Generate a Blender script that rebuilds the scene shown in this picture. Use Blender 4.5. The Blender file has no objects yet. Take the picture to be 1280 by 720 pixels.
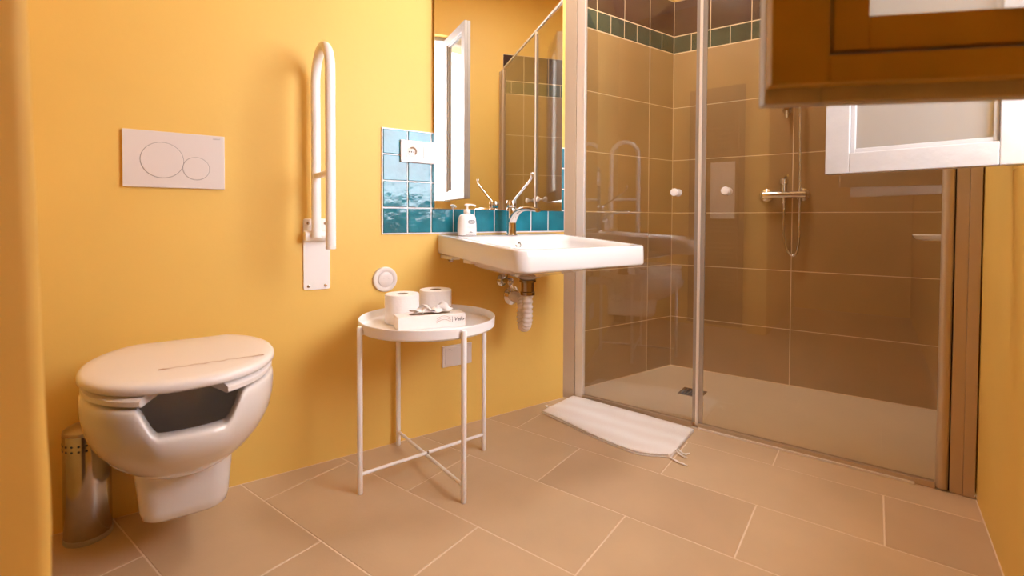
import bpy, bmesh, math, random
from mathutils import Vector, Matrix, Euler
random.seed(7)
C = bpy.context.scene.collection
S = bpy.context.scene
PI = math.pi

# ------------------------------------------------------------------ camera
cam_data = bpy.data.cameras.new('camera')
cam = bpy.data.objects.new('camera', cam_data); C.objects.link(cam)
YAW, PITCH, ROLL = math.radians(36.691), math.radians(1.325), math.radians(0.2425)
fwd = Vector((math.cos(YAW)*math.cos(PITCH), math.sin(YAW)*math.cos(PITCH), -math.sin(PITCH)))
rgt = Vector((math.sin(YAW), -math.cos(YAW), 0)); upv = rgt.cross(fwd)
r2 = rgt*math.cos(ROLL) + upv*math.sin(ROLL); u2 = -rgt*math.sin(ROLL) + upv*math.cos(ROLL)
cam.matrix_world = Matrix(((r2.x, u2.x, -fwd.x, 0), (r2.y, u2.y, -fwd.y, 0), (r2.z, u2.z, -fwd.z, .86), (0, 0, 0, 1)))
cam_data.sensor_width = 36; cam_data.lens = 607.57/1280*36
cam_data.shift_y = -72.35/1280
cam_data.clip_start = .02
cam_data.dof.use_dof = True; cam_data.dof.focus_distance = 2.3; cam_data.dof.aperture_fstop = 3.4
S.camera = cam

# ------------------------------------------------------------------ daylight and exposure
world = bpy.data.worlds.new('world'); S.world = world; world.use_nodes = True
bgn = world.node_tree.nodes['Background']
bgn.inputs['Color'].default_value = (.97, 1.0, 1.09, 1); bgn.inputs['Strength'].default_value = 7.5
portal = bpy.data.lights.new('window_portal', 'AREA'); portal.shape = 'RECTANGLE'; portal.size = .86; portal.size_y = 1.22
portal.cycles.is_portal = True
po = bpy.data.objects.new('window_portal', portal); C.objects.link(po)
po.location = (1.247, -.575, 1.595); po.rotation_euler = (-PI/2, 0, 0)      # faces +y, into the room
S.view_settings.view_transform = 'Standard'; S.view_settings.look = 'None'
S.view_settings.gamma = 1; S.view_settings.use_curve_mapping = False
S.view_settings.exposure = 0.88
S.cycles.use_denoising = True
S.cycles.max_bounces = 14; S.cycles.diffuse_bounces = 8; S.cycles.glossy_bounces = 8; S.cycles.transparent_max_bounces = 24
S.cycles.caustics_reflective = True

# ------------------------------------------------------------------ materials
def srgb(r, g, b):
    f = lambda c: (c/255/12.92) if c/255 <= .04045 else ((c/255+.055)/1.055)**2.4
    return (f(r), f(g), f(b), 1)
def mat(name, col, rough=.5, metal=0., noise=0., nscale=8., bump=0., bscale=60., coat=0., spec=.5, detail=4, sub=0.):
    m = bpy.data.materials.new(name); m.use_nodes = True
    nt = m.node_tree; b = nt.nodes['Principled BSDF']
    b.inputs['Base Color'].default_value = col; b.inputs['Roughness'].default_value = rough
    b.inputs['Metallic'].default_value = metal; b.inputs['Coat Weight'].default_value = coat
    b.inputs['Specular IOR Level'].default_value = spec
    tc = nt.nodes.new('ShaderNodeTexCoord')
    if noise:
        n = nt.nodes.new('ShaderNodeTexNoise'); n.inputs['Scale'].default_value = nscale; n.inputs['Detail'].default_value = detail
        nt.links.new(tc.outputs['Object'], n.inputs['Vector'])
        mr = nt.nodes.new('ShaderNodeMapRange'); mr.inputs[1].default_value = .25; mr.inputs[2].default_value = .75
        mr.inputs[3].default_value = 1-noise; mr.inputs[4].default_value = 1+noise
        nt.links.new(n.outputs['Fac'], mr.inputs[0])
        mx = nt.nodes.new('ShaderNodeVectorMath'); mx.operation = 'SCALE'
        mx.inputs[0].default_value = col[:3]; nt.links.new(mr.outputs[0], mx.inputs['Scale'])
        nt.links.new(mx.outputs[0], b.inputs['Base Color'])
    if bump:
        n2 = nt.nodes.new('ShaderNodeTexNoise'); n2.inputs['Scale'].default_value = bscale; n2.inputs['Detail'].default_value = 5
        nt.links.new(tc.outputs['Object'], n2.inputs['Vector'])
        bp = nt.nodes.new('ShaderNodeBump'); bp.inputs['Strength'].default_value = bump; bp.inputs['Distance'].default_value = .01
        nt.links.new(n2.outputs['Fac'], bp.inputs['Height']); nt.links.new(bp.outputs[0], b.inputs['Normal'])
    return m
M = {}
M['wall'] = mat('yellow_plaster', (.80, .525, .125, 1), .55, noise=.04, nscale=2.2, bump=.12, bscale=14)
M['ceiling'] = mat('ceiling_paint', (.84, .64, .36, 1), .8)
M['tile'] = mat('beige_stone_tile', (.58, .42, .265, 1), .42, noise=.10, nscale=3.5, bump=.05, bscale=90)
M['tile2'] = mat('beige_stone_tile_darker', (.55, .39, .245, 1), .42, noise=.11, nscale=3.0, bump=.05, bscale=90)
M['stile'] = mat('shower_stone_tile', (.37, .225, .095, 1), .38, noise=.12, nscale=3.0, bump=.04, bscale=90)
M['grout'] = mat('pale_grout', (.78, .64, .50, 1), .8)
M['sgrout'] = mat('shower_grout', (.78, .62, .40, 1), .8)
M['teal'] = mat('teal_glaze', (.012, .165, .225, 1), .12, noise=.4, nscale=9, bump=.35, bscale=16, spec=.6)
M['green'] = mat('dark_green_glaze', (.018, .055, .050, 1), .12, noise=.35, nscale=7, bump=.15, bscale=16)
M['plum'] = mat('plum_glaze', (.045, .022, .028, 1), .14, noise=.25, nscale=6, bump=.1, bscale=16)
M['ceramic'] = mat('white_ceramic', (.76, .73, .72, 1), .07, coat=.3)
M['plastic'] = mat('white_plastic', (.80, .75, .74, 1), .25)
M['seat'] = mat('white_seat_plastic', (.83, .79, .78, 1), .22)
M['enamel'] = mat('white_powder_coat', (.87, .85, .85, 1), .3)
M['plate'] = mat('white_switch_plastic', (.74, .68, .66, 1), .3)
M['chrome'] = mat('chrome', (.72, .70, .68, 1), .06, 1)
M['steel'] = mat('brushed_steel', (.46, .42, .38, 1), .16, 1, noise=.06, nscale=40)
M['alu'] = mat('aluminium_profile', (.82, .77, .74, 1), .3, .35)
M['bronze_alu'] = mat('satin_aluminium_trim', (.56, .44, .32, 1), .36, .45)
M['dark_chrome'] = mat('chrome_dark_reflection', (.34, .24, .14, 1), .2, 1)  # chrome with its dark reflections put into the base colour
M['dark'] = mat('dark_hole', (.02, .017, .015, 1), .6)
M['rubber'] = mat('grey_seal', (.35, .31, .28, 1), .5)
M['black'] = mat('black_print', (.02, .018, .018, 1), .5)
M['grey_print'] = mat('grey_print', (.32, .30, .30, 1), .5)
M['paper'] = mat('white_paper', (.86, .82, .80, 1), .85, bump=.1, bscale=120)
M['card'] = mat('white_cardboard', (.84, .78, .75, 1), .6)
M['core'] = mat('cardboard_core', (.30, .20, .12, 1), .9)
M['tray'] = mat('beige_shower_tray', (.78, .62, .42, 1), .45, noise=.03, nscale=5, bump=.08, bscale=120)
M['towel'] = None
M['white_wood'] = mat('chipped_white_paint', (.44, .41, .405, 1), .5, noise=.05, nscale=20, bump=.25, bscale=22)
M['brown_wood'] = mat('honey_brown_wood', (.40, .26, .05, 1), .6, noise=.2, nscale=7, bump=.1, bscale=40)
M['radiator'] = mat('bronze_radiator', (.16, .09, .04, 1), .4, .3)
M['brownpanel'] = mat('dark_brown_panel', (.10, .05, .02, 1), .5)
M['cap'] = mat('grey_canister_lid', (.42, .36, .30, 1), .3, .9)
M['scratch'] = mat('brown_scratch', (.30, .15, .09, 1), .7)
M['leaf'] = mat('green_leaf', (.10, .22, .03, 1), .5)
M['facade'] = mat('terracotta_facade', (.55, .22, .10, 1), .8)

def towel_mat():
    m = mat('striped_cotton', (.80, .75, .74, 1), .9, bump=.5, bscale=240)
    nt = m.node_tree; b = nt.nodes['Principled BSDF']; tc = [n for n in nt.nodes if n.type == 'TEX_COORD'][0]
    sx = nt.nodes.new('ShaderNodeSeparateXYZ'); nt.links.new(tc.outputs['Object'], sx.inputs[0])
    w = nt.nodes.new('ShaderNodeTexWave'); w.wave_type = 'BANDS'; w.bands_direction = 'X'
    w.inputs['Scale'].default_value = 3.2; w.inputs['Distortion'].default_value = 1.5
    nt.links.new(tc.outputs['Object'], w.inputs['Vector'])
    mx = nt.nodes.new('ShaderNodeMix'); mx.data_type = 'RGBA'
    mx.inputs[6].default_value = (.90, .87, .86, 1); mx.inputs[7].default_value = (.86, .80, .78, 1)
    nt.links.new(w.outputs['Fac'], mx.inputs[0]); nt.links.new(mx.outputs[2], b.inputs['Base Color'])
    return m
M['towel'] = towel_mat()

def glass_mat(name, tint, ior=1.5, frost=0., frost_col=(.8, .78, .76, 1)):
    m = bpy.data.materials.new(name); m.use_nodes = True; nt = m.node_tree; nt.nodes.clear()
    out = nt.nodes.new('ShaderNodeOutputMaterial'); t = nt.nodes.new('ShaderNodeBsdfTransparent'); t.inputs[0].default_value = tint
    g = nt.nodes.new('ShaderNodeBsdfGlossy'); g.inputs['Roughness'].default_value = .0
    f = nt.nodes.new('ShaderNodeFresnel')
    # thin flat pane: leaving it must mirror no more than entering it (no false total reflection)
    ge = nt.nodes.new('ShaderNodeNewGeometry'); mr = nt.nodes.new('ShaderNodeMapRange')
    mr.inputs[3].default_value = ior; mr.inputs[4].default_value = 1/ior
    nt.links.new(ge.outputs['Backfacing'], mr.inputs[0]); nt.links.new(mr.outputs[0], f.inputs['IOR'])
    base = t.outputs[0]
    if frost:
        d = nt.nodes.new('ShaderNodeBsdfTranslucent'); d.inputs[0].default_value = frost_col
        d2 = nt.nodes.new('ShaderNodeBsdfDiffuse'); d2.inputs[0].default_value = frost_col
        a = nt.nodes.new('ShaderNodeMixShader'); a.inputs[0].default_value = .5
        nt.links.new(d.outputs[0], a.inputs[1]); nt.links.new(d2.outputs[0], a.inputs[2])
        b = nt.nodes.new('ShaderNodeMixShader'); b.inputs[0].default_value = frost
        nt.links.new(t.outputs[0], b.inputs[1]); nt.links.new(a.outputs[0], b.inputs[2]); base = b.outputs[0]
    mx = nt.nodes.new('ShaderNodeMixShader'); nt.links.new(f.outputs[0], mx.inputs[0])
    nt.links.new(base, mx.inputs[1]); nt.links.new(g.outputs[0], mx.inputs[2]); nt.links.new(mx.outputs[0], out.inputs[0])
    return m
M['glass'] = glass_mat('clear_shower_glass', (.98, .975, .95, 1), 1.75)
M['pane'] = glass_mat('dusty_window_glass', (.9, .9, .88, 1), 1.4, .32)
M['seal'] = glass_mat('translucent_seal', (.86, .80, .72, 1), 1.45, .4)
M['mirror'] = mat('mirror_silver', (.90, .90, .88, 1), .0, 1)

# ------------------------------------------------------------------ mesh helpers
def link(name, bm, m, parent=None, smooth=False, loc=None):
    me = bpy.data.meshes.new(name)
    bmesh.ops.recalc_face_normals(bm, faces=bm.faces)
    bm.to_mesh(me); bm.free()
    for mm in (m if isinstance(m, (list, tuple)) else [m]): me.materials.append(mm)
    if smooth:
        for p in me.polygons: p.use_smooth = True
        if smooth != 'all':
            try: me.set_sharp_from_angle(angle=math.radians(smooth if smooth is not True else 40))
            except Exception: pass
    o = bpy.data.objects.new(name, me); C.objects.link(o)
    if parent: o.parent = parent
    if loc: o.location = loc
    return o
def B(): return bmesh.new()
def box(bm, x0, x1, y0, y1, z0, z1, bev=0., seg=2):
    t = bmesh.new(); bmesh.ops.create_cube(t, size=1)
    for v in t.verts: v.co = Vector(((x0+x1)/2 + v.co.x*(x1-x0), (y0+y1)/2 + v.co.y*(y1-y0), (z0+z1)/2 + v.co.z*(z1-z0)))
    if bev: bmesh.ops.bevel(t, geom=t.edges[:], offset=bev, segments=seg, profile=.6, affect='EDGES')
    merge(bm, t)
    return bm
def merge(bm, t, mtx=None):
    if mtx is not None: bmesh.ops.transform(t, matrix=mtx, verts=t.verts)
    mp = {v: bm.verts.new(v.co) for v in t.verts}
    for f in t.faces:
        try: bm.faces.new([mp[v] for v in f.verts])
        except ValueError: pass
    t.free()
def loft(bm, rings, close=True, cap0=True, cap1=True):
    R = [[bm.verts.new(p) for p in r] for r in rings]
    n = len(R[0])
    for a, b in zip(R, R[1:]):
        for i in range(n if close else n-1):
            j = (i+1) % n
            bm.faces.new((a[i], a[j], b[j], b[i]))
    if cap0: bm.faces.new(R[0][::-1])
    if cap1: bm.faces.new(R[-1])
    return R
def lathe(bm, prof, seg=32, c=(0, 0, 0), axis=None, cap0=True, cap1=True):
    """prof: (r, h) pairs along axis (default z)"""
    ax = Vector(axis).normalized() if axis else Vector((0, 0, 1))
    e1 = ax.orthogonal().normalized() if axis else Vector((1, 0, 0)); e2 = ax.cross(e1)
    c = Vector(c)
    loft(bm, [[c + ax*h + (e1*math.cos(2*PI*i/seg) + e2*math.sin(2*PI*i/seg))*max(r, 1e-5) for i in range(seg)] for r, h in prof], cap0=cap0, cap1=cap1)
    return bm
def cyl(bm, p0, p1, r, seg=20, bev=0.):
    p0, p1 = Vector(p0), Vector(p1); L = (p1-p0).length
    pr = [(r, 0), (r, L)] if not bev else [(r-bev, 0), (r, bev), (r, L-bev), (r-bev, L)]
    return lathe(bm, pr, seg, p0, (p1-p0))
def tube(bm, pts, r, seg=14):
    pts = [Vector(p) for p in pts]; n = len(pts)
    tan = [(pts[min(i+1, n-1)]-pts[max(i-1, 0)]).normalized() for i in range(n)]
    e = tan[0].orthogonal().normalized(); rings = []
    for i in range(n):
        e = (e - tan[i]*e.dot(tan[i])).normalized(); f = tan[i].cross(e)
        rr = r(i/(n-1)) if callable(r) else r
        rings.append([pts[i] + (e*math.cos(2*PI*k/seg) + f*math.sin(2*PI*k/seg))*rr for k in range(seg)])
    loft(bm, rings); return bm
def smooth_path(pts, n=8):
    P = [Vector(p) for p in pts]; P = [P[0]*2-P[1]] + P + [P[-1]*2-P[-2]]; out = []
    for i in range(1, len(P)-2):
        for k in range(n):
            t = k/n; a, b, c, d = P[i-1:i+3]
            out.append(.5*((2*b) + (c-a)*t + (2*a-5*b+4*c-d)*t*t + (3*b-a-3*c+d)*t**3))
    out.append(P[-2]); return out
def rrect(x0, x1, y0, y1, r, seg=6):
    """rounded rectangle, ccw; r one radius or four (x0y0, x1y0, x1y1, x0y1)"""
    rs = r if isinstance(r, (list, tuple)) else (r,)*4; out = []
    for (cx, cy, a0), rr in zip(((x0, y0, PI), (x1, y0, 1.5*PI), (x1, y1, 0), (x0, y1, .5*PI)), rs):
        ox = cx + (rr if cx == x0 else -rr); oy = cy + (rr if cy == y0 else -rr)
        for k in range(seg+1):
            a = a0 + k/seg*PI/2; out.append((ox+rr*math.cos(a), oy+rr*math.sin(a)))
    return out
def empty(name, label, cat, loc=(0, 0, 0), rz=0., group=None):
    o = bpy.data.objects.new(name, None); C.objects.link(o); o.empty_display_size = .05
    o.location = loc; o.rotation_euler = (0, 0, rz); o['label'] = label; o['category'] = cat
    if group: o['group'] = group
    return o
def tag(o, label, cat, group=None):
    o['label'] = label; o['category'] = cat
    if group: o['group'] = group
    return o
def struct(o): o['kind'] = 'structure'; return o
def text_mesh(name, s, size, m, parent, mtx, extrude=.0003, shear=0.):
    cu = bpy.data.curves.new(name, 'FONT'); cu.body = s; cu.size = size; cu.align_x = 'CENTER'; cu.align_y = 'CENTER'; cu.extrude = extrude; cu.shear = shear
    cu.resolution_u = 4
    t = bpy.data.objects.new(name+'_tmp', cu); C.objects.link(t)
    dg = bpy.context.evaluated_depsgraph_get(); me = bpy.data.meshes.new_from_object(t.evaluated_get(dg))
    bpy.data.objects.remove(t); bpy.data.curves.remove(cu)
    me.name = name; me.materials.clear(); me.materials.append(m)
    o = bpy.data.objects.new(name, me); C.objects.link(o); o.parent = parent; o.matrix_local = mtx
    return o

# toilet-wall frame: u runs along the wall to the right, d is the distance from it into the room
AL = math.radians(-18.67); D0 = 1.773
NV = Vector((-math.sin(AL), math.cos(AL), 0)); UV = Vector((math.cos(AL), math.sin(AL), 0))
def W(u, d, z): return NV*(D0-d) + UV*u + Vector((0, 0, z))
# things on that wall use local x = u, local y = into the wall (so -y is the room), z up
XR, XG, XF, YR = None, 2.06, 2.842, -.268      # glass plane, shower back wall, right wall

def clip(poly, nx, ny, d):
    """keep the side where p.n <= d"""
    out = []
    for i, p in enumerate(poly):
        q = poly[(i+1) % len(poly)]; a = p[0]*nx+p[1]*ny-d; b = q[0]*nx+q[1]*ny-d
        if a <= 0: out.append(p)
        if a*b < 0: t = a/(a-b); out.append((p[0]+(q[0]-p[0])*t, p[1]+(q[1]-p[1])*t))
    return out
def inset(poly, g):
    n = len(poly); out = []
    for i in range(n):
        p0, p1, p2 = Vector(poly[i-1]), Vector(poly[i]), Vector(poly[(i+1) % n])
        d1 = (p1-p0).normalized(); d2 = (p2-p1).normalized()
        n1 = Vector((-d1.y, d1.x)); n2 = Vector((-d2.y, d2.x)); k = 1+n1.dot(n2)
        out.append(tuple(p1 + (n1+n2)*(g/max(k, .2))))
    return out
def tile_mesh(name, poly, o, e1, e2, e3, th, m, cham=.001, gap=.0019):
    """prism over a 2-D polygon; its face lies at o + e3*0 and it goes back by th"""
    p0 = inset(poly, gap); p1 = inset(poly, gap+cham)
    V = lambda p, h: o + e1*p[0] + e2*p[1] + e3*h
    bm = B(); loft(bm, [[V(p, -th) for p in p0], [V(p, -cham) for p in p0], [V(p, 0) for p in p1]], cap0=False)
    return link(name, bm, m)

# ================================================================== SETTING
bm = B(); box(bm, -1.4, 2.07, -.57, 2.35, -.06, -.0011)
floor = struct(link('floor', bm, M['grout']))
PY = .602
ROWX = {k: .720+.2965*k for k in range(-8, 6)}; ROWX.update({-2: .121, -1: .4185, 0: .7215, 1: 1.0195, 2: 1.3155, 3: 1.6045, 4: 1.902})
for k in range(-7, 5):
    x0, x1 = ROWX[k], ROWX[k+1]
    if x1 > XG-.005: x1 = XG-.012
    off = .873 if k % 2 == 0 else .565
    for j in range(-4, 4):
        y0, y1 = off+PY*j, off+PY*(j+1)
        poly = [(x0, y0), (x1, y0), (x1, y1), (x0, y1)]
        poly = clip(poly, NV.x, NV.y, D0-.003); 
        if len(poly) < 3: continue
        poly = clip(poly, 0, -1, .268-.001)
        if len(poly) < 3: continue
        poly = [p for i, p in enumerate(poly) if (Vector(p)-Vector(poly[i-1])).length > .004]
        if len(poly) < 3: continue
        area = abs(sum(poly[i-1][0]*p[1]-poly[i-1][1]*p[0] for i, p in enumerate(poly)))/2
        if area < 4e-4 or max(p[0] for p in poly) < -1.3: continue
        t = tile_mesh('floor_tile', poly, Vector((0, 0, 0)), Vector((1, 0, 0)), Vector((0, 1, 0)), Vector((0, 0, 1)), .006, random.choice([M['tile'], M['tile'], M['tile2']]))
        t.parent = floor

# toilet wall (wall_back), its local frame at foot point
wb = empty('tmp', '', '')
bm = B(); box(bm, -1.75, 1.60, 0, .12, -.02, 2.62)
wall_back = struct(link('wall_back', bm, M['wall'])); wall_back.location = W(0, 0, 0); wall_back.rotation_euler = (0, 0, AL)
bpy.data.objects.remove(wb)
# teal splashback: grout bed and single tiles
bm = B(); 
box(bm, .631, .845, -.006, .002, .800, 1.199); box(bm, .845, 1.497, -.006, .002, .800, .902); box(bm, 1.497, 1.5235, -.006, .002, .800, 1.199)
link('splashback_grout', bm, M['enamel'], wall_back)
def splash_tile(u0, u1, z0, z1):
    o = tile_mesh('splashback_tile', [(u0, z0), (u1, z0), (u1, z1), (u0, z1)], Vector((0, -.0105, 0)), Vector((1, 0, 0)), Vector((0, 0, 1)), Vector((0, -1, 0)), .006, M['teal'], cham=.0018, gap=.0028)
    o.parent = wall_back
us = [.633+.0988*k for k in range(10)]; zs = [.8025, .9005, 1.0015, 1.1005, 1.197]
for a, b in zip(us, us[1:]): splash_tile(a, b, zs[0], zs[1])
for z0, z1 in zip(zs[1:], zs[2:]):
    splash_tile(us[0], us[1], z0, z1); splash_tile(us[1], us[2], z0, z1); splash_tile(us[2], us[2]+.03, z0, z1)
    splash_tile(us[9]-.03, us[9], z0, z1)

# shower left wall
DS = -.020       # 2 cm behind the toilet wall
bm = B(); box(bm, 1.60, 2.52, .0200, .12, -.02, 2.62)
wsl = struct(link('wall_shower_left', bm, M['sgrout'])); wsl.location = W(0, 0, 0); wsl.rotation_euler = (0, 0, AL)
ROWS = [.012, .2985, .600, .8985, 1.2, 1.5, 1.810]
def wall_tiles(parent, cols, rows, o, e1, e3, m, name='wall_tile'):
    for c0, c1 in zip(cols, cols[1:]):
        for r0, r1 in zip(rows, rows[1:]):
            t = tile_mesh(name, [(c0, r0), (c1, r0), (c1, r1), (c0, r1)], o, e1, Vector((0, 0, 1)), e3, .006, m, cham=.0008, gap=.0020); t.parent = parent
X1, Y1 = Vector((1, 0, 0)), Vector((0, 1, 0))
wall_tiles(wsl, [1.603, 2.158, 2.364], ROWS, Vector((0, .019, 0)), X1, -Y1, M['stile'])
wall_tiles(wsl, [1.603, 1.654]+[1.754, 1.853, 1.953, 2.052, 2.157, 2.259, 2.364], [1.812, 1.908], Vector((0, .019, 0)), X1, -Y1, M['green'], 'border_tile')
wall_tiles(wsl, [1.603, 1.754, 1.955, 2.157, 2.364], [1.910, 2.107], Vector((0, .019, 0)), X1, -Y1, M['plum'], 'border_tile')
bm = B(); box(bm, 1.60, 2.40, .016, .06, 2.109, 2.62); link('plaster', bm, M['wall'], wsl)
# shower back wall: local x into the wall, local -y along it from the corner
FO, FR = Vector((2.815, .943, 0)), math.radians(2.285)
FE = Vector((math.sin(FR), -math.cos(FR), 0))
bm = B(); box(bm, .001, .12, -1.5, .35, -.02, 2.62)
wsb = struct(link('wall_shower_back', bm, M['sgrout'])); wsb.location = FO; wsb.rotation_euler = (0, 0, FR)
wall_tiles(wsb, [-1.208, -.607, -.001], ROWS, Vector((0, 0, 0)), Y1, -X1, M['stile'])
bc = [-1.208, -1.107, -1.006, -.906, -.806, -.706, -.607, -.507, -.4065, -.302, -.200, -.098, -.001]
wall_tiles(wsb, bc, [1.812, 1.908], Vector((0, 0, 0)), Y1, -X1, M['green'], 'border_tile')
wall_tiles(wsb, bc[::2], [1.910, 2.107], Vector((0, 0, 0)), Y1, -X1, M['plum'], 'border_tile')
bm = B(); box(bm, -.004, .02, -1.21, .0, 2.109, 2.62); link('plaster', bm, M['wall'], wsb)

# right wall with the window opening; tiled inside the shower
WX0, WX1, WZ0, WZ1 = .815, 1.682, .985, 2.205
bm = B()
box(bm, -1.4, WX0, -.57, YR, -.02, 2.62); box(bm, WX1, XF+.05, -.57, YR, -.02, 2.62)
box(bm, WX0, WX1, -.57, YR, -.02, WZ0); box(bm, WX0, WX1, -.57, YR, WZ1, 2.62)
wall_right = struct(link('wall_right', bm, M['wall']))
SX0 = 2.075
bm = B(); box(bm, SX0, 2.86, YR, YR+.007, 0, 2.109); link('grout_bed', bm, M['sgrout'], wall_right)
o_r = Vector((0, YR+.008, 0))
wall_tiles(wall_right, [SX0, 2.24, 2.858], ROWS, o_r, X1, Y1, M['stile'])
rc = [SX0, 2.14, 2.24, 2.34, 2.44, 2.54, 2.64, 2.74, 2.858]
wall_tiles(wall_right, rc, [1.812, 1.908], o_r, X1, Y1, M['green'], 'border_tile')
wall_tiles(wall_right, [SX0, 2.24, 2.44, 2.64, 2.858], [1.910, 2.107], o_r, X1, Y1, M['plum'], 'border_tile')

# left foreground wall: rough plaster pier with a rounded, slightly swelling corner
bm = B(); rings = []
for z in [-.02, .2, .4, .5, .56, .60, .65, .72, .80, .90, 1.0, 1.1, 1.4, 2.0, 2.62]:
    x = .1065 if z < .6 else .1065-.010*min(1, (z-.6)/.5)
    x += .0015*math.exp(-((z-.57)/.05)**2)
    r = .014; y0 = .63; ring = [(-1.4, y0)]
    ring += [(x-r+r*math.sin(a), y0+r-r*math.cos(a)) for a in [PI/2*k/6 for k in range(7)]]
    ring += [(x, .76), (.02, .765), (.02, 1.95), (-1.4, 1.95)]
    rings.append([(p[0], p[1], z) for p in ring])
loft(bm, rings)
wall_left = struct(link('wall_left', bm, M['wall'], smooth=30))
bm = B(); box(bm, -1.5, -1.4, -.57, 2.35, -.02, 2.62); struct(link('wall_behind', bm, M['wall']))
bm = B(); box(bm, -1.5, XF+.20, -.57, 2.45, 2.60, 2.70); struct(link('ceiling', bm, M['ceiling']))

# window frame and sill
bm = B()
for a in ((WX0, WX0+.028, WZ0, WZ1), (WX1-.028, WX1, WZ0, WZ1), (WX0+.028, WX1-.028, WZ1-.03, WZ1), (WX0+.028, WX1-.028, WZ0, WZ0+.012)):
    box(bm, a[0], a[1], -.375, -.318, a[2], a[3], .003)
win = struct(link('window_1', bm, M['white_wood']))
bm = B(); box(bm, WX0, WX1, -.60, -.376, WZ0-.0005, WZ0+.010, .002); link('window_sill', bm, M['white_wood'], win)

# lamp added under the ceiling for soft fill, unseen above the frame
cl = empty('fill_lamp', 'round fill lamp added on the bathroom ceiling, out of view', 'fill lamp', (1.98, .74, 2.60))
b = B(); lathe(b, [(.20, 0), (.20, -.02), (.19, -.025)], 40); link('base', b, M['enamel'], cl, smooth=True)
ld = bpy.data.lights.new('fill_lamp_light', 'AREA'); ld.shape = 'DISK'; ld.size = .40; ld.energy = 8.5; ld.color = (1, .97, .97)
lo_ = bpy.data.objects.new('fill_lamp_light', ld); C.objects.link(lo_); lo_.parent = cl; lo_.location = (0, 0, -.03)

# ================================================================== WINDOW SASHES
def sash(name, label, hinge, heading, width, inner, outer, inner_left, zi, rt, bw):
    """local x from hinge to free end, z up; +y is the face on the left of the heading. Outer half and inner half of each
    member are painted differently; zi: foot of the inner half, rt: top of its bottom rail, bw: width of its glazing bead"""
    t = empty(name, label, 'window sash', (hinge[0], hinge[1], .995), heading)
    H = 1.18; th = .022; st = .060
    si = 1 if inner_left else -1
    def piece(nm, s, x0, x1, z0, z1, ya, yb, m, bev=.0025):
        b = B(); y = sorted((s*ya, s*yb)); box(b, x0, x1, y[0], y[1], z0, z1, bev); return link(nm, b, m, t)
    for s, m, z0, r, w in ((-si, outer, 0., .058, .012), (si, inner, zi, rt, bw)):
        e = 0.
        piece('stile', s, 0, st, z0, H, 0, th, m); piece('stile', s, width-st, width-e, z0, H, 0, th, m)
        piece('rail', s, st, width-st, z0, r, 0, th, m); piece('rail', s, st, width-st, H-.058, H, 0, th, m)
        g = .007 if w > .02 else 0.
        for a in ((st+g, st+w, r+g, H-.058), (width-st-w, width-st-g, r+g, H-.058), (st+w, width-st-w, r+g, r+w), (st+w, width-st-w, H-.058-w, H-.058)):
            piece('glazing_bead', s, a[0], a[1], a[2], a[3], .002, .012, m, .002)
    b = B(); box(b, st, width-st, -.002, .002, .048, H-.05); link('pane', b, M['pane'], t)
    for z in (.14, 1.02):
        b = B(); cyl(b, (-.004, si*.012, z-.03), (-.004, si*.012, z+.03), .006, 12); link('hinge', b, M['steel'], t, smooth=True)
    return t
hd = math.radians(79.7)
sash('window_sash', 'chipped white window sash swung open beside the shower glass', (1.654, -.302), hd, .425, M['white_wood'], M['white_wood'], False, 0., .058, .012)
hd2 = math.radians(116.9)
sash('window_sash', 'brown wooden side of the blurred open window sash nearest the camera', (.843, -.302), hd2, .457, M['brown_wood'], M['white_wood'], True, .017, .048, .044)

# ================================================================== SHOWER
bm = B()
a = W(1.606, DS+.003, 0); c1, c2 = FO + FE*1.199, FO + FE*.004
pts = [(XG+.012, YR+.012), (c1.x-.003, c1.y), (c2.x-.004, c2.y-.002), (a.x, a.y), (XG+.012, 1.125)]
zt = .012
loft(bm, [[(p[0], p[1], -.04) for p in pts], [(p[0], p[1], zt-.004) for p in pts], [(p[0], p[1], zt) for p in inset(pts, .004)]])
tray = tag(link('shower_tray', bm, M['tray']), 'flat beige shower tray behind the glass doors', 'shower tray')
dr = empty('shower_drain', 'small square steel drain grate in the shower tray', 'drain', (2.425, .70, zt))
bm = B(); box(bm, -.056, .056, -.056, .056, 0, .002, .0008); link('grate_frame', bm, M['steel'], dr)
for k in range(6):
    bm = B(); box(bm, -.045, .045, -.045+.0155*k, -.045+.0155*k+.011, .0015, .003); link('grate_slot', bm, M['dark'], dr)

en = empty('shower_enclosure', 'framed glass shower enclosure with two doors and white knobs', 'shower enclosure', (XG, 0, 0))
ZT = 1.97
def ebox(nm, x0, x1, y0, y1, z0, z1, m, bev=.0015):
    b = B(); box(b, x0, x1, y0, y1, z0, z1, bev); return link(nm, b, m, en)
# trims against the walls
bm = B(); poly = [(-.046, 1.193), (-.030, 1.147), (.004, 1.147), (.004, 1.175)]
poly = [(-.047, 1.1985-.0045), (-.020, 1.146), (.010, 1.146), (.010, 1.1745)]
loft(bm, [[(p[0], p[1], 0) for p in poly], [(p[0], p[1], ZT) for p in poly]]); link('wall_trim', bm, M['bronze_alu'], en)
ebox('wall_profile', -.012, .012, 1.103, 1.145, .008, ZT, M['alu'], .003)
ebox('wall_trim', -.014, .020, YR+.004, -.236, .0, ZT, M['bronze_alu'])
ebox('wall_trim', -.010, .018, -.236, -.205, .0, ZT, M['bronze_alu'])
bm = B(); cyl(bm, (-.002, -.187, .006), (-.002, -.187, ZT), .0155, 20); link('wall_profile', bm, M['bronze_alu'], en, smooth=True)
ebox('dark_gap_filler', .0, .012, -.208, -.198, .0, ZT, M['dark'], 0)  # dark filler box, stands in for the shaded gap and closes it
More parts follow.
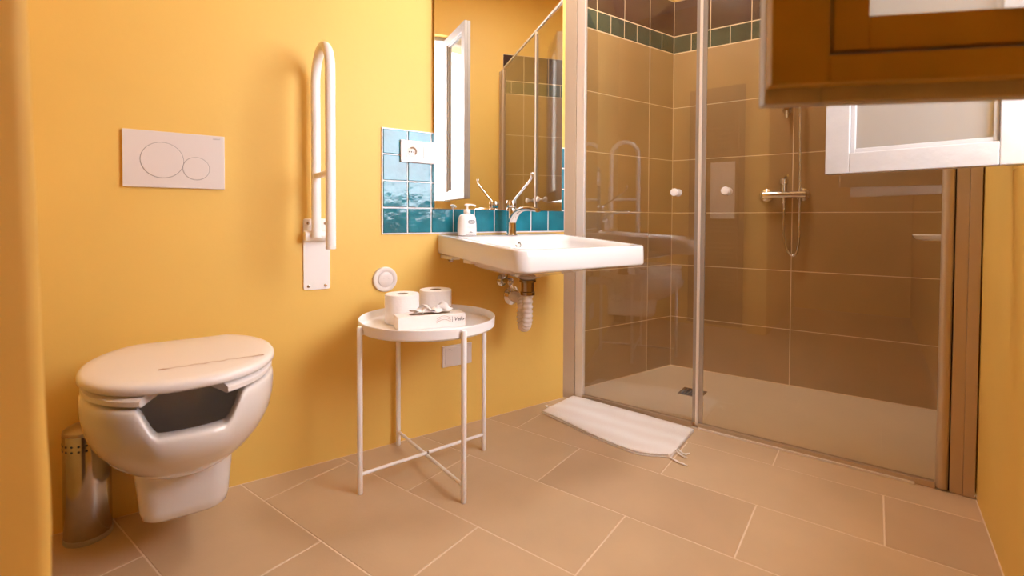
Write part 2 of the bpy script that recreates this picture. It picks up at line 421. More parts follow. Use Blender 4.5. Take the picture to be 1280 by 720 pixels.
# middle meeting stiles
ebox('meeting_profile', -.009, .008, .569, .581, .012, ZT, M['alu'], .003)
ebox('meeting_seal', -.006, .006, .581, .594, .02, ZT-.02, M['seal'], .001)
ebox('meeting_seal', -.006, .006, .553, .569, .02, ZT-.02, M['seal'], .001)
# rails
ebox('bottom_rail', -.013, .011, .594, 1.103, .0, .020, M['bronze_alu'], .002)
ebox('bottom_rail', -.013, .011, -.171, .568, .0, .020, M['bronze_alu'], .002)
ebox('rail_highlight', -.021, -.0135, -.12, .568, .0, .0075, M['alu'], .001)  # pale strip standing in for the highlight along the bottom rail
ebox('top_rail', -.006, .006, -.171, 1.103, ZT, ZT+.012, M['alu'], .002)
for y0, y1, ky in ((.594, 1.103, .672), (-.171, .553, .472)):
    b = B(); box(b, -.003, .003, y0, y1, .021, ZT); g = link('door', b, M['glass'], en)
    for s in (-1, 1):
        b = B(); lathe(b, [(.006, .003), (.006, .012), (.013, .015), (.0165, .021), (.0165, .027), (.014, .031), (.009, .0325), (.0005, .033)], 24, (0, ky, .974), (s, 0, 0))
        k = link('knob', b, M['plastic'], g, smooth=True)
# mixer, hose and slide rail on the shower back wall
mx = empty('shower_mixer', 'chrome bar shower mixer with hanging hose on the tiled back wall', 'shower mixer', (0, 0, .988))
mx.location = FO + FE*.5725 + Vector((0, 0, .988)); mx.rotation_euler = (0, 0, FR)
for y in (-.080, .080):
    b = B(); lathe(b, [(.033, -.0), (.034, .004), (.032, .012), (.020, .018), (.017, .045)], 28, (0, y, 0), (-1, 0, 0)); link('rosette', b, M['chrome'], mx, smooth=True)
b = B(); cyl(b, (-.05, -.098, 0), (-.05, .098, 0), .0175, 24, .004); link('body', b, M['chrome'], mx, smooth=True)
b = B(); lathe(b, [(.016, .012), (.016, .05), (.021, .055), (.021, .078), (.014, .083), (.001, .084)], 24, (-.05, .0, 0)); 
tube(b, smooth_path([(-.055, 0, .078), (-.085, -.012, .088), (-.115, -.022, .090)], 5), lambda t: .008-.003*t, 10)
link('lever', b, M['chrome'], mx, smooth=True)
b = B(); cyl(b, (-.05, .0, -.045), (-.05, .0, -.012), .011, 16, .002); link('outlet', b, M['chrome'], mx, smooth=True)
b = B(); tube(b, smooth_path([(-.05, 0, -.04), (-.05, -.003, -.10), (-.048, .0, -.18), (-.045, -.015, -.27), (-.045, -.042, -.307), (-.045, -.066, -.27), (-.043, -.07, -.12), (-.042, -.068, .1), (-.042, -.063, .45), (-.05, -.05, .75), (-.075, -.02, .86)], 10), .0062, 10)
link('hose', b, M['chrome'], mx, smooth=True)
sr = empty('shower_slide_rail', 'chrome shower slide rail, lower end ending above the mixer', 'shower rail', (0, 0, 1.372))
sr.location = FO + FE*.578 + Vector((0, 0, 1.372)); sr.rotation_euler = (0, 0, FR)
b = B(); cyl(b, (-.042, 0, 0), (-.042, 0, .58), .010, 18, .002); link('rail', b, M['chrome'], sr, smooth=True)
for z in (.048, .545):
    b = B(); lathe(b, [(.021, 0), (.021, .006), (.012, .014), (.012, .052)], 20, (0, 0, z), (-1, 0, 0)); link('bracket', b, M['chrome'], sr, smooth=True)
b = B(); cyl(b, (-.07, -.01, .44), (-.115, -.01, .61), .011, 14, .002); lathe(b, [(.012, 0), (.045, .02), (.05, .035), (.046, .04)], 24, (-.10, -.01, .615), (-.9, 0, -.45)); link('hand_shower', b, M['chrome'], sr, smooth=True)
# soap dish on the right shower wall
b = B(); prof = []
rg = []
for z, s in ((0, .80), (.004, .92), (.020, 1.0), (.024, .98), (.022, .90), (.012, .82)):
    rg.append([(2.50+.062*s*math.cos(a), YR+.008+.001+max(0, (.138*s)*math.sin(a)) if 0 <= a <= PI else YR+.009, .782+z) for a in [PI*k/20 for k in range(21)]])
loft(b, rg)
tag(link('soap_dish', b, M['ceramic'], smooth=40), 'small pale ceramic soap dish on the right wall inside the shower', 'soap dish')

# ================================================================== MIRROR
mr = empty('wall_mirror', 'tall frameless wall mirror above the washbasin', 'mirror', W(0, .0135, 0), AL)
bm = B(); box(bm, .8405, 1.4975, -.004, .0, .8985, 2.0, .0008); link('mirror_glass', bm, M['mirror'], mr)
bm = B(); box(bm, .846, 1.492, .0, .0125, .904, 1.99); link('backing', bm, M['bronze_alu'], mr)

# ================================================================== SOCKET, PLATES, VENT, FLUSH PLATE
so = empty('wall_socket', 'white double plate with power socket and switch on teal tiles', 'socket', W(.768, .0105, 1.116), AL)
bm = B(); box(bm, -.068, .068, -.010, 0, -.042, .042, .002); link('cover_plate', bm, M['plate'], so)
bm = B(); box(bm, -.046, .000, -.0112, -.009, -.023, .023, .0006); sk = link('socket_insert', bm, M['plate'], so)
bm = B(); lathe(bm, [(.0205, 0), (.0205, .0010), (.0190, .0014), (.0175, .0004)], 36, (-.022, -.0112, .0), (0, -1, 0)); link('socket_well', bm, M['plate'], sk, smooth=True)
bm = B(); loft(bm, [[(-.022+r*math.cos(a), -.0118, r*math.sin(a)) for a in [PI*(-.28+.98*k/16) for k in range(17)]] for r in (.0172, .0110)], close=False, cap0=False, cap1=False); link('socket_shade', bm, M['core'], sk)  # brown arc painted as the crescent of shade inside the socket
for dx in (-.009, 0, .009):
    bm = B(); cyl(bm, (-.022+dx-.004, -.0112, -.002), (-.022+dx-.004, -.0122, -.002), .0026, 10); link('socket_hole', bm, M['dark'], sk)
for x0 in (.001, .0235):
    bm = B(); box(bm, x0, x0+.0215, -.0118, -.009, -.023, .023, .0008); link('rocker', bm, M['plate'], so)

cp = empty('blank_cover_plate', 'blank white cover plate low on wall behind the side table', 'cover plate', W(.948, 0, .2985), AL)
bm = B(); box(bm, -.068, .068, -.009, 0, -.043, .043, .002); link('plate', bm, M['plate'], cp)
bm = B(); box(bm, -.057, .057, -.0102, -.008, -.037, .037, .0008); link('insert', bm, M['plate'], cp)
bm = B(); box(bm, -.042, -.032, -.0106, -.010, .026, .029); box(bm, -.029, -.025, -.0106, -.010, .023, .026); link('mark', bm, M['grey_print'], cp)

vt = empty('wall_vent_cap', 'round white cap on wall above the side table', 'vent', W(.643, 0, .631), AL)
bm = B(); lathe(bm, [(.047, 0), (.0475, .005), (.045, .011), (.040, .0125), (.032, .011), (.030, .009)], 40, (0, 0, 0), (0, -1, 0)); link('ring', bm, M['plate'], vt, smooth=True)
bm = B(); lathe(bm, [(.0275, .008), (.0275, .0125), (.025, .014), (.012, .0145), (.0005, .0145)], 32, (0, 0, 0), (0, -1, 0)); link('disc', bm, M['plate'], vt, smooth=True)
bm = B()
for k in range(3):
    a = .5+k*2.09; box(bm, .004+.010*math.cos(a)-.004, .004+.010*math.cos(a)+.004, -.0155, -.014, .010*math.sin(a)-.0025, .010*math.sin(a)+.0025, .0007)
link('mark', bm, M['plate'], vt)

fp = empty('flush_plate', 'white rectangular dual flush plate with two round buttons above the toilet', 'flush plate', W(.001, 0, 1.03), AL)
bm = B(); box(bm, -.125, .125, -.011, 0, -.082, .082, .0015); link('plate', bm, M['plate'], fp)
for nm, cx, cz, r in (('large_button', -.033, -.002, .0525), ('small_button', .0505, -.022, .0345)):
    bm = B(); lathe(bm, [(r, .009), (r, .0105), (r-.0009, .0112)], 56, (cx, 0, cz), (0, -1, 0), cap1=False); lathe(bm, [(r-.0016, .0112), (r-.0012, .0122), (r-.0020, .0127), (.0005, .0127)], 56, (cx, 0, cz), (0, -1, 0))
    bt = link(nm, bm, M['plate'], fp, smooth=12)
    bm = B(); lathe(bm, [(r+.0003, .0109), (r+.0003, .0114), (r-.0016, .0114), (r-.0016, .0109)], 56, (cx, 0, cz), (0, -1, 0), cap0=False, cap1=False); link('button_gap', bm, M['grey_print'], bt)
text_mesh('lettering', 'GEBERIT', .0052, M['grey_print'], fp, Matrix.Translation((.104, -.0114, .0715)) @ Euler((PI/2, 0, 0)).to_matrix().to_4x4())

# ================================================================== GRAB RAIL
gb = empty('grab_rail', 'white hinged grab rail folded up against wall right of the toilet', 'grab rail', W(.40, 0, 0), AL)
bm = B(); 
o2 = rrect(-.044, .044, .612, .858, .007, 4)
loft(bm, [[(p[0], 0, p[1]) for p in o2], [(p[0], -.005, p[1]) for p in o2], [(p[0], -.006, p[1]) for p in inset(o2, .001)]]); link('wall_plate', bm, M['enamel'], gb)
for x, z in ((-.028, .842), (.028, .842), (-.028, .625), (.028, .625)):
    bm = B(); lathe(bm, [(.0055, 0), (.005, .003), (.001, .004)], 14, (x, -.006, z), (0, -1, 0)); link('screw', bm, M['steel'], gb, smooth=True)
bm = B(); cyl(bm, (-.046, -.030, .800), (.040, -.030, .800), .0165, 22, .003)
box(bm, -.020, .020, -.028, -.004, .785, .815, .003); link('hinge_barrel', bm, M['enamel'], gb, smooth=35)
xi, yi, yo = -.012, -.052, -.238
p = [(xi, yi, z) for z in (.795, .9, 1.0, 1.15, 1.28)]
cy, R = (yi+yo)/2, (yi-yo)/2
p += [(xi, cy + R*math.cos(a), 1.31+ R*math.sin(a)) for a in [PI*k/16 for k in range(17)]]
p += [(xi, yo, z) for z in (1.2, 1.0, .775)]
bm = B(); tube(bm, p, .0150, 20); link('rail_loop', bm, M['enamel'], gb, smooth=True)
bm = B(); cyl(bm, (xi, yi, 1.00), (xi, yo, 1.00), .010, 16); link('cross_bar', bm, M['enamel'], gb, smooth=True)
bm = B(); cyl(bm, (xi, yo, .765), (xi, yo, .776), .0152, 20, .002); link('end_cap', bm, M['plastic'], gb, smooth=True)

# ================================================================== TOILET
TC = .013
wc = empty('toilet', 'white wall-hung accessible toilet with open-front seat and closed lid', 'toilet', W(TC, 0, 0), AL)
def outl(hw, db, df, dc, N=96, px=2.25, pf=2.15, pb=3.6, bclamp=None, th=None):
    out = []
    for i in range(N):
        a = 2*PI*i/N if th is None else th[i]
        c, s = math.cos(a), math.sin(a)
        x = hw*math.copysign(abs(c)**(2/px), c)
        if s < 0: d = dc + (df-dc)*abs(s)**(2/pf)
        else: d = dc - (dc-db)*abs(s)**(2/pb)
        if bclamp is not None: d = max(d, bclamp)
        out.append((x, -d))
    return out
NT = 120
RIM = .466
def notch(x, y):
    if y > -.30: return 0.
    t = min(1, max(0, (.102-abs(x-.013))/.042)); return .062*t*t*(3-2*t)
def ring(z, hw, db, df, dc=.29, nt=True, **k):
    out = []
    for x, y in outl(hw, db, df, dc, NT, **k):
        zz = z
        if nt and z > .33: zz = .33 + (z-.33)*(RIM-notch(x, y)-.33)/(RIM-.33)
        out.append((x, y, zz))
    return out
rings = [ring(.240, .088, .002, .375, .20), ring(.250, .110, .001, .405, .21), ring(.268, .130, .0, .44, .22), ring(.30, .158, 0, .487, .24), ring(.34, .181, 0, .525, .26), ring(.38, .194, 0, .548, .28),
         ring(.42, .1995, 0, .558, .29), ring(.448, .200, 0, .559), ring(.459, .1985, 0, .557), ring(.4645, .195, .003, .553), ring(RIM, .188, .008, .545),
         ring(RIM, .168, .14, .520), ring(.4625, .163, .145, .514), ring(.45, .160, .148, .510), ring(.40, .152, .152, .498), ring(.34, .132, .165, .465), ring(.29, .10, .19, .41), ring(.262, .06, .22, .35)]
bm = B(); loft(bm, rings); link('bowl', bm, M['ceramic'], wc, smooth=60)
bm = B()
pr = lambda z, hw, df, r=.045: [(x, y, z) for x, y in rrect(-hw, hw, -df, -.002, (r, r, .01, .01), 8)]
loft(bm, [pr(.117, .070, .322, .04), pr(.120, .082, .336, .045), pr(.129, .090, .346), pr(.150, .094, .353), pr(.20, .098, .358), pr(.25, .102, .366), pr(.268, .103, .368)])
link('pedestal', bm, M['ceramic'], wc, smooth=60)
# seat ring, open at the front
gapx, hw_s, df_s = .078, .197, .552
ths = []
def xat(a, hw): c = math.cos(a); return hw*math.copysign(abs(c)**(2/2.25), c)
lo = -PI/2
while xat(lo, hw_s) < gapx: lo += .002
n = 90; ths = [lo + (PI*2 - 2*(lo+PI/2))*k/(n-1) for k in range(n)]
sec = [(0., .004), (0., .014), (.12, .018), (.5, .020), (.9, .018), (1., .013), (1., .004), (.9, 0.), (.1, 0.)]
oc = outl(hw_s, .075, df_s, .29, n, pb=2.6, th=ths); ic = outl(hw_s-.075, .15, df_s-.085, .29, n, pb=2.6, th=ths)
bm = B(); Z0 = .470
loft(bm, [[(oc[i][0]*(1-t)+ic[i][0]*t, oc[i][1]*(1-t)+ic[i][1]*t, Z0+h) for t, h in sec] for i in range(n)])
link('seat', bm, M['seat'], wc, smooth=50)
for x in (-.165, .165):
    bm = B(); cyl(bm, (x, -.30, .4655), (x, -.30, .471), .010, 14); link('bumper', bm, M['plastic'], wc)
bm = B()
lr = lambda z, i: [(x, y, z) for x, y in outl(.202-i, .070+i, .542-i, .30, NT, pb=2.1, bclamp=.100+i)]
loft(bm, [lr(.4915, .012), lr(.4925, .005), lr(.497, .0), lr(.505, .0), lr(.510, .003), lr(.5135, .010), lr(.5155, .03), lr(.517, .09), lr(.5175, .15)])
link('lid', bm, M['seat'], wc, smooth=60)
lid = wc.children[-1]
# worn brown scratch across the front of the lid
bm = B(); zz = .5178; prev = None
pl = [(-.050+.215*k/22, -.432 + .030*math.sin(.0)+.0030*math.sin(k*1.9)+.002*math.sin(k*4.7) + .012*k/22, .0011+.0014*abs(math.sin(k*2.3))**2+.003*(k in (0, 1, 22))) for k in range(23)]
for (x0, y0, w0), (x1, y1, w1) in zip(pl, pl[1:]):
    k = (x0+.05)/.215
    h0, h1 = zz-.0012*k*k, zz-.0012*(k+.05)**2
    f = [bm.verts.new(v) for v in ((x0, y0-w0, h0), (x1, y1-w1, h1), (x1, y1+w1, h1), (x0, y0+w0, h0))]; bm.faces.new(f)
scr = link('scratch', bm, M['scratch'], lid); scr['label'] = 'thin brown scratch across the lid'
for x in (-.085, .085):
    bm = B(); box(bm, x-.018, x+.018, -.098, -.058, .466, .498, .006); link('hinge', bm, M['plastic'], wc, smooth=40)

# ================================================================== STEEL CANISTER (brush holder)
bn = empty('toilet_brush_holder', 'slim brushed-steel toilet brush canister with two rows of holes left of the toilet', 'brush holder', W(-.203, .062, 0), AL)
bm = B(); lathe(bm, [(.049, .0), (.0505, .004), (.0505, .285), (.0495, .287), (.046, .287), (.046, .010)], 48); body = link('canister', bm, M['steel'], bn, smooth=True)
bm = B(); lathe(bm, [(.0512, .0), (.0520, .002), (.0520, .012), (.0508, .014)], 48); link('base_ring', bm, M['rubber'], bn, smooth=True)
bm = B()
for r in range(2):
    for k in range(20):
        a = 2*PI*k/20+.1; cc = Vector((math.cos(a), math.sin(a), 0)); cyl(bm, cc*.0490+Vector((0, 0, .250+.014*r)), cc*.0508+Vector((0, 0, .250+.014*r)), .0030, 10)
h = link('hole', bm, M['dark'], body); h['kind'] = 'stuff'
bm = B(); lathe(bm, [(.0465, .280), (.0505, .289), (.0495, .296), (.040, .303), (.022, .308), (.0005, .309)], 48); link('lid', bm, M['cap'], bn, smooth=True)
bm = B(); lathe(bm, [(.006, .306), (.006, .325), (.0075, .33), (.0075, .40), (.004, .408), (.0005, .409)], 16); link('handle', bm, M['steel'], bn, smooth=True)

# ================================================================== SIDE TABLE
tb = empty('side_table', 'round white metal tray table with crossed base beside the toilet', 'table', W(.699, .262, 0), AL)
TR = .226
bm = B(); lathe(bm, [(.001, .496), (TR-.006, .496), (TR, .502), (TR+.001, .530), (TR-.001, .5315), (TR-.003, .530), (TR-.004, .506), (TR-.008, .502), (.001, .502)], 72, cap0=False, cap1=False); link('tray', bm, M['enamel'], tb, smooth=True)
lp = []
for k, (u, d) in enumerate(((.459, .273), (.708, .499), (.938, .243), (.686, .034))):
    a = math.atan2(-(d-.262), u-.699); q = Vector((math.cos(a), math.sin(a), 0))*(TR+.009); lp.append(q)
    bm = B(); lathe(bm, [(.0075, 0), (.0085, .002), (.0085, .520), (.007, .524), (.001, .525)], 16, q)
    box(bm, q.x*.965-.006, q.x*.965+.006, q.y*.965-.006, q.y*.965+.006, .498, .512)
    link('leg', bm, M['enamel'], tb, smooth=35)
for i, j, z in ((0, 2, .060), (1, 3, .052)):
    bm = B(); cyl(bm, lp[i]+Vector((0, 0, z)), lp[j]+Vector((0, 0, z)), .0055, 12); link('cross_bar', bm, M['enamel'], tb, smooth=True)
bm = B(); cyl(bm, (0, 0, .048), (0, 0, .066), .004, 10); link('screw', bm, M['steel'], tb)

def roll(u, d, label, r=.058):
    t = empty('toilet_roll', label, 'toilet paper', W(u, d, .5022), AL, 'toilet rolls on the tray table')
    b = B(); lathe(b, [(.021, .001), (r-.002, 0), (r, .002), (r+.0005, .05), (r, .097), (r-.002, .099), (.022, .0985), (.021, .097)], 48, cap0=False, cap1=False); link('paper', b, M['paper'], t, smooth=40)
    b = B(); lathe(b, [(.0212, .004), (.0212, .0975), (.0198, .0975), (.0198, .004)], 32, cap0=False, cap1=False); link('core', b, M['core'], t, smooth=True)
    return t
roll(.640, .180, 'left toilet roll, standing directly behind the tissue box')
roll(.781, .150, 'right toilet roll, nearer the washbasin, behind the tissue')

tx = empty('tissue_box', 'low white cardboard tissue box on the tray table with a tissue pulled out', 'tissue box', W(.6920, .330-.037, .5022), AL - math.radians(10.3))
L2, DP, HB = .112, .037, .042
bm = B(); box(bm, -L2, L2, -DP, DP, 0, HB, .0012); bx_ = link('carton', bm, M['card'], tx)
bm = B(); o2 = [(.07*math.cos(a), .022*math.sin(a)) for a in [2*PI*k/28 for k in range(28)]]
loft(bm, [[(p[0], p[1], HB-.001) for p in o2], [(p[0], p[1], HB+.0004) for p in o2]]); link('slot', bm, M['core'], bx_)
bm = B(); nx, ny = 20, 6; grid = []
for i in range(nx+1):
    row = []
    for j in range(ny+1):
        t = i/nx; s = j/ny-.5
        x = -.062+.130*t + .010*math.sin(j*2.1+i*.6); y = s*.030 + .010*math.sin(i*.9+j)
        z = HB+.001 + (.010+.008*abs(math.sin(i*.55+.3*j)))*(1-4*s*s*.6) + .030*math.exp(-((t-.80)/.10)**2)*(1-abs(s)*1.6) + .014*math.exp(-((t-.35)/.09)**2)*(1-abs(s)*1.8)
        row.append(bm.verts.new((x, y, max(z, HB+.0012))))
    grid.append(row)
for i in range(nx):
    for j in range(ny): bm.faces.new((grid[i][j], grid[i+1][j], grid[i+1][j+1], grid[i][j+1]))
ti = link('tissue', bm, M['paper'], tx, smooth='all')
md = ti.modifiers.new('s', 'SOLIDIFY'); md.thickness = .0006
T = Matrix.Translation((.0885, -DP-.0005, .024)) @ Euler((PI/2, 0, 0)).to_matrix().to_4x4()
text_mesh('lettering', 'Velo', .0185, M['black'], tx, T, shear=.25)
bm = B(); box(bm, .0655, .0665, -DP-.0006, -DP, .015, .034); link('lettering', bm, M['black'], tx)
bm = B()
for k in range(3): tube(bm, [(.012+.05*t/8, -DP-.0002, .016+.006*k+.010*math.sin(PI*t/8)) for t in range(9)], .0005, 6)
link('print', bm, M['scratch'], tx)

# ================================================================== WASHBASIN
BU = 1.157
wbn = empty('washbasin', 'white rectangular wall-hung washbasin with shallow bowl', 'washbasin', W(BU, 0, 0), AL)
def zt_(d): return .797-.060*d
def zb_(d): return .719-.052*d
hw, dF = .296, .572
def br(x0, x1, d0, d1, r, f, dz=0., seg=8):
    rr = r if isinstance(r, (tuple, list)) else (r,)*4
    return [(x, y, f(-y)+dz) for x, y in rrect(x0, x1, -d1, -d0, rr, seg)]
def mixz(t): return lambda d: zb_(d)*(1-t)+zt_(d)*t
c4 = lambda r, rb=.006: (r, r, rb, rb)
rings = [br(-.24, .24, .02, .52, .05, lambda d: zb_(d)+.012), br(-hw+.012, hw-.012, .004, dF-.012, c4(.036), zb_, .0), br(-hw+.003, hw-.003, .0035, dF-.003, c4(.042), zb_, .003),
         br(-hw, hw, .003, dF, c4(.045), zb_, .009), br(-hw+.0005, hw-.0005, .003, dF-.001, c4(.045), mixz(.5)), br(-hw+.001, hw-.001, .003, dF-.002, c4(.045), zt_, -.007),
         br(-hw+.003, hw-.003, .004, dF-.004, c4(.043), zt_, -.0022), br(-hw+.008, hw-.008, .006, dF-.009, c4(.038), zt_, 0),
         br(-.262, .262, .128, dF-.030, .05, zt_, -.001), br(-.256, .256, .134, dF-.036, .05, zt_, -.006), br(-.25, .25, .140, dF-.042, .05, zt_, -.022),
         br(-.235, .235, .155, dF-.065, .06, lambda d: .715), br(-.20, .20, .175, dF-.11, .07, lambda d: .695), br(-.12, .12, .20, .36, .06, lambda d: .684), br(-.03, .03, .235, .295, .025, lambda d: .680)]
bm = B(); loft(bm, rings); link('basin', bm, M['ceramic'], wbn, smooth=60)
bm = B()
rings = [br(-.245, .245, .03, .525, .06, lambda d: zb_(d)+.011), br(-.232, .232, .045, .505, .08, lambda d: zb_(d)-.004), br(-.205, .205, .07, .455, .10, lambda d: .675), br(-.15, .15, .10, .38, .11, lambda d: .655), br(-.09, .09, .13, .31, .085, lambda d: .640), br(-.048, .048, .162, .258, .046, lambda d: .628), br(-.030, .030, .180, .240, .028, lambda d: .618)]
loft(bm, rings); link('basin_underside', bm, M['ceramic'], wbn, smooth=60)
for a in ((-.285, -.245, -.10, -.002, .700, .715), (-.245, -.20, -.18, -.12, .688, .705)):
    bm = B(); box(bm, *a, .004); link('mounting_lug', bm, M['ceramic'], wbn)
bm = B(); cyl(bm, (-.255, -.02, .702), (-.255, -.045, .692), .009, 12, .002); link('fixing_bolt', bm, M['steel'], wbn, smooth=True)
bm = B(); lathe(bm, [(.014, 0), (.014, .004), (.009, .005), (.009, .001)], 24, (.0, -.142, .752), (0, -1, .05)); link('overflow_ring', bm, M['chrome'], wbn, smooth=True)
bm = B(); lathe(bm, [(.030, .680), (.030, .684), (.022, .686), (.0005, .686)], 28, (0, -.265, 0)); link('drain_plug', bm, M['chrome'], wbn, smooth=True)

# waste trap
tp = empty('waste_trap', 'chrome and white corrugated waste trap under the washbasin', 'waste trap', W(BU, 0, 0), AL)
bm = B(); lathe(bm, [(.034, .6165), (.034, .608), (.026, .606), (.0255, .570), (.029, .568), (.029, .556), (.020, .554)], 28, (0, -.21, 0)); link('tailpiece', bm, M['dark_chrome'], tp, smooth=True)
bm = B(); path = smooth_path([(0, -.21, .556), (0, -.21, .50), (.0, -.208, .455), (.004, -.190, .425), (.010, -.165, .425), (.016, -.150, .455), (.022, -.145, .495), (.034, -.12, .518), (.05, -.07, .521), (.062, -.012, .521)], 14)
tube(bm, path, lambda t: .0205 + .0022*math.sin(t*150), 20); link('flexible_pipe', bm, M['plastic'], tp, smooth=True)
bm = B(); lathe(bm, [(.042, 0), (.042, .004), (.034, .010), (.026, .014), (.026, .03)], 32, (.066, 0, .521), (0, -1, 0)); link('rosette', bm, M['chrome'], tp, smooth=True)
av = empty('angle_valve', 'small chrome angle valve on wall under the washbasin', 'valve', W(1.171, 0, .592), AL)
bm = B(); lathe(bm, [(.027, 0), (.027, .004), (.018, .010), (.011, .012), (.011, .05)], 28, (0, 0, 0), (0, -1, 0)); link('rosette', bm, M['chrome'], av, smooth=True)
bm = B(); lathe(bm, [(.011, 0), (.016, .006), (.016, .020), (.010, .024), (.001, .025)], 8, (0, -.05, 0), (0, -1, 0)); link('knob', bm, M['chrome'], av, smooth=30)
bm = B(); tube(bm, smooth_path([(0, -.035, 0), (.012, -.038, -.012), (.026, -.042, -.028), (.03, -.045, -.045)], 6), .0075, 12); link('outlet', bm, M['chrome'], av, smooth=True)
bm = B(); tube(bm, smooth_path([(0, -.035, .008), (.004, -.037, .04), (.006, -.042, .060)], 6), .005, 10); link('supply_hose', bm, M['steel'], av, smooth=True)

# faucet
fz = zt_(.085)
ft = empty('basin_faucet', 'chrome basin faucet with long medical lever', 'faucet', W(BU+.006, .085, fz), AL)
bm = B(); lathe(bm, [(.026, 0), (.026, .003), (.0215, .006), (.020, .03), (.0195, .07), (.021, .10), (.021, .112), (.019, .1145)], 32); link('body', bm, M['chrome'], ft, smooth=True)
bm = B()
path = smooth_path([(0, .002, .040), (0, -.012, .066), (0, -.040, .094), (0, -.078, .107), (0, -.125, .109), (0, -.182, .103)], 8); rg = []
n = len(path)
for i, p_ in enumerate(path):
    t = i/(n-1); tn = (path[min(i+1, n-1)]-path[max(i-1, 0)]).normalized(); up = tn.cross(Vector((1, 0, 0))) * -1
    w, h = .019-.004*t, .015-.0065*t
    rg.append([p_ + Vector((1, 0, 0))*w*math.cos(a) + up*h*math.sin(a) for a in [2*PI*k/18 for k in range(18)]])
loft(bm, rg); link('spout', bm, M['chrome'], ft, smooth=50)
bm = B(); lathe(bm, [(.0185, .1145), (.0185, .1175)], 28); link('gasket_ring', bm, M['dark'], ft, smooth=True)
bm = B(); lathe(bm, [(.0195, .1175), (.0205, .119), (.0205, .142), (.019, .1455), (.001, .146)], 28)
tube(bm, smooth_path([(0, -.012, .138), (0, -.03, .152), (0, -.085, .190), (0, -.130, .222), (0, -.142, .236), (0, -.144, .253)], 6), lambda t: .0048-.0010*t if t < .9 else .0052, 12)
link('lever', bm, M['chrome'], ft, smooth=40)

# soap dispenser
sz = zt_(.075)
sp = empty('soap_dispenser', 'white pump soap bottle with dark oval label on the washbasin', 'soap dispenser', W(.953, .078, sz), AL - math.radians(9))
bm = B(); rg = []
for z, a_, b_ in ((0, .034, .022), (.002, .0375, .0245), (.02, .0385, .025), (.05, .0375, .0245), (.07, .0345, .0225), (.078, .0315, .021), (.083, .026, .018), (.086, .017, .014), (.088, .0125, .0125)):
    rg.append([(a_*math.copysign(abs(math.cos(t))**.75, math.cos(t)), b_*math.copysign(abs(math.sin(t))**.75, math.sin(t)), z) for t in [2*PI*k/40 for k in range(40)]])
loft(bm, rg); link('bottle', bm, M['plastic'], sp, smooth=50)
bm = B(); lathe(bm, [(.0125, .086), (.0135, .089), (.0135, .102), (.012, .104), (.0055, .105), (.0055, .116), (.010, .117), (.0105, .124), (.007, .1265), (.0005, .127)], 24)
tube(bm, smooth_path([(0, 0, .121), (.012, -.008, .1225), (.024, -.016, .120), (.029, -.019, .116)], 5), .0042, 10); link('pump', bm, M['plastic'], sp, smooth=40)
bm = B(); fx = -.0252
o2 = [(.010+.0145*math.copysign(abs(math.cos(a))**.7, math.cos(a)), .055+.0085*math.copysign(abs(math.sin(a))**.7, math.sin(a))) for a in [2*PI*k/32 for k in range(32)]]
loft(bm, [[(p[0], fx+.0004, p[1]) for p in o2], [(p[0], fx-.0004, p[1]) for p in o2]]); lb = link('label', bm, M['grey_print'], sp)
text_mesh('lettering', 'dalli', .0125, M['plastic'], sp, Matrix.Translation((.010, fx-.0006, .055)) @ Euler((PI/2, 0, 0)).to_matrix().to_4x4())
bm = B(); box(bm, -.008, .024, fx-.0003, fx+.001, .034, .0348); box(bm, -.002, .020, fx-.0003, fx+.001, .0305, .0311); box(bm, -.012, .026, fx-.0005, fx+.001, .0045, .0075)
o2 = [(-.004, .0115), (.020, .0115), (.012, .014), (.008, .0185), (.004, .014)]
loft(bm, [[(p[0], fx+.0008, p[1]) for p in o2], [(p[0], fx-.0005, p[1]) for p in o2]]); link('print', bm, M['grey_print'], sp)

# ================================================================== BATH MAT
bmt = empty('bath_mat', 'folded white fringed towel mat on floor before the shower door', 'bath mat', (1.88, .86, 0), 0)
top = [Vector((2.036, 1.145)), Vector((2.034, 1.0)), Vector((2.028, .86)), Vector((2.022, .72)), Vector((2.005, .572))]        # edge at the shower
bot = [Vector((1.790, 1.165)), Vector((1.752, 1.02)), Vector((1.712, .88)), Vector((1.684, .69)), Vector((1.735, .572))]        # room edge
def along(P, t):
    pp = smooth_path([(p.x, p.y, 0) for p in P], 12); f = t*(len(pp)-1); i = min(int(f), len(pp)-2); return pp[i].lerp(pp[i+1], f-i)
def layer(z0, amp, shrink, name, phase):
    b = B(); NI, NJ = 56, 26; g = []
    for i in range(NI+1):
        row = []
        for j in range(NJ+1):
            t, s = i/NI, shrink + (1-2*shrink)*j/NJ
            p = along(top, t).lerp(along(bot, t), s)
            e = min(1, 8*min(t, 1-t)+.15)*min(1, 8*min(j/NJ, 1-j/NJ)+.2)
            z = z0 + amp*(.5+.5*math.sin(9*t+4*s+phase)*math.sin(5*s+7*t*t+phase))*e + .0006*math.sin(23*t+9*s+3*math.sin(5*s))*e
            row.append(b.verts.new((p.x-1.88, p.y-.86, z)))
        g.append(row)
    for i in range(NI):
        for j in range(NJ): b.faces.new((g[i][j], g[i+1][j], g[i+1][j+1], g[i][j+1]))
    o = link(name, b, M['towel'], bmt, smooth='all')
    m = o.modifiers.new('s', 'SOLIDIFY'); m.thickness = .0045; m.offset = 1
    return o
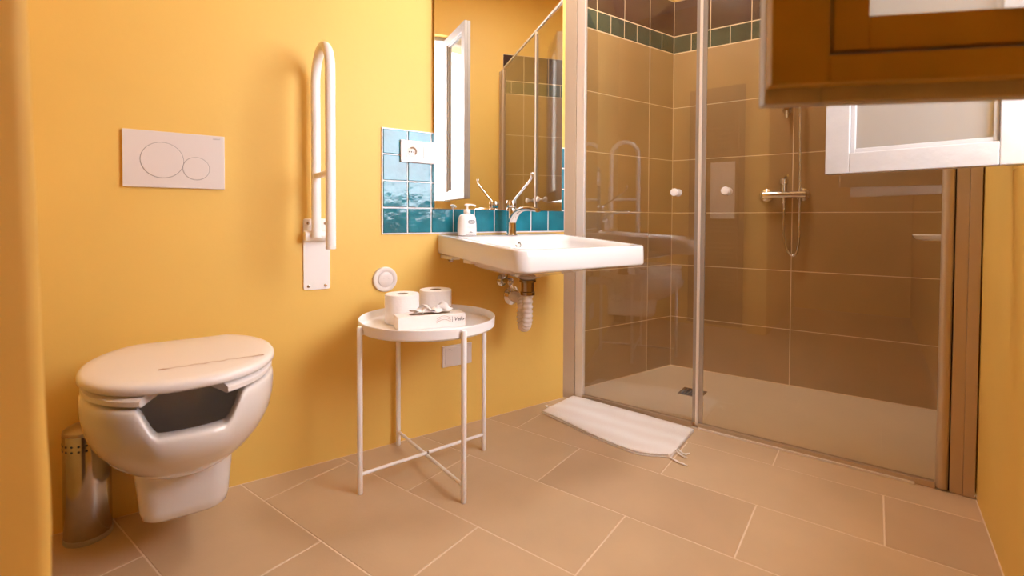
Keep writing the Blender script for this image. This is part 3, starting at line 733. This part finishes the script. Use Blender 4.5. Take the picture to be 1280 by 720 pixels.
layer(.0008, .002, .0, 'lower_layer', .3); layer(.008, .008, .004, 'upper_layer', 1.1)
def tassel(pts, nm='tassel'):
    b = B()
    for k in range(5):
        q = [(x-1.88+random.uniform(-.004, .004)*(i > 0), y-.86+random.uniform(-.006, .006)*(i > 0), z+.002*random.random()) for i, (x, y, z) in enumerate(pts)]
        tube(b, smooth_path(q, 4), .0016, 6)
    return link(nm, b, M['towel'], bmt, smooth=True)
tassel([(1.737, .585, .012), (1.722, .566, .006), (1.716, .545, .004), (1.712, .528, .003), (1.706, .512, .003)])
tassel([(1.80, .575, .012), (1.795, .558, .005), (1.787, .540, .004), (1.80, .528, .003)])
tassel([(1.78, .575, .012), (1.770, .552, .006), (1.762, .530, .003)])
tassel([(1.87, 1.150, .010), (1.865, 1.168, .005), (1.86, 1.182, .003), (1.872, 1.195, .003)])

# ================================================================== TOWEL RADIATOR (seen reflected in the shower glass)
rd = empty('towel_radiator', 'tall ladder towel radiator reflected faintly in the right shower door', 'radiator', (.021, 1.02, 0))
bm = B(); box(bm, 0, .012, -.21, .21, .02, 1.91, .003); link('back_panel', bm, M['brownpanel'], rd)
for y in (-.165, .165):
    bm = B(); box(bm, .045, .075, y-.015, y+.015, .28, 1.66, .006); link('upright', bm, M['radiator'], rd)
    for z in (.4, 1.5): bm = B(); cyl(bm, (.01, y, z), (.05, y, z), .008, 10); link('wall_bracket', bm, M['radiator'], rd)
zb = .31
for grp in range(3):
    for k in range(11):
        bm = B(); cyl(bm, (.072, -.155, zb), (.072, .155, zb), .011, 12); link('rung', bm, M['radiator'], rd, smooth=True); zb += .036
    zb += .055
bm = B()
yy0, yy1 = -.16, .02
rg = [[(.088, y, z), (.094, y, z), ] for y, z in ()]
box(bm, .086, .094, yy0, yy1, .87, 1.305, .003); box(bm, .052, .060, yy0, yy1, 1.0, 1.305, .003); box(bm, .052, .094, yy0, yy1, 1.298, 1.307, .003)
tag(link('hand_towel', bm, M['towel'], None, loc=(.021, 1.02, 0)), 'white hand towel over the radiator, reflected in the shower door', 'towel')
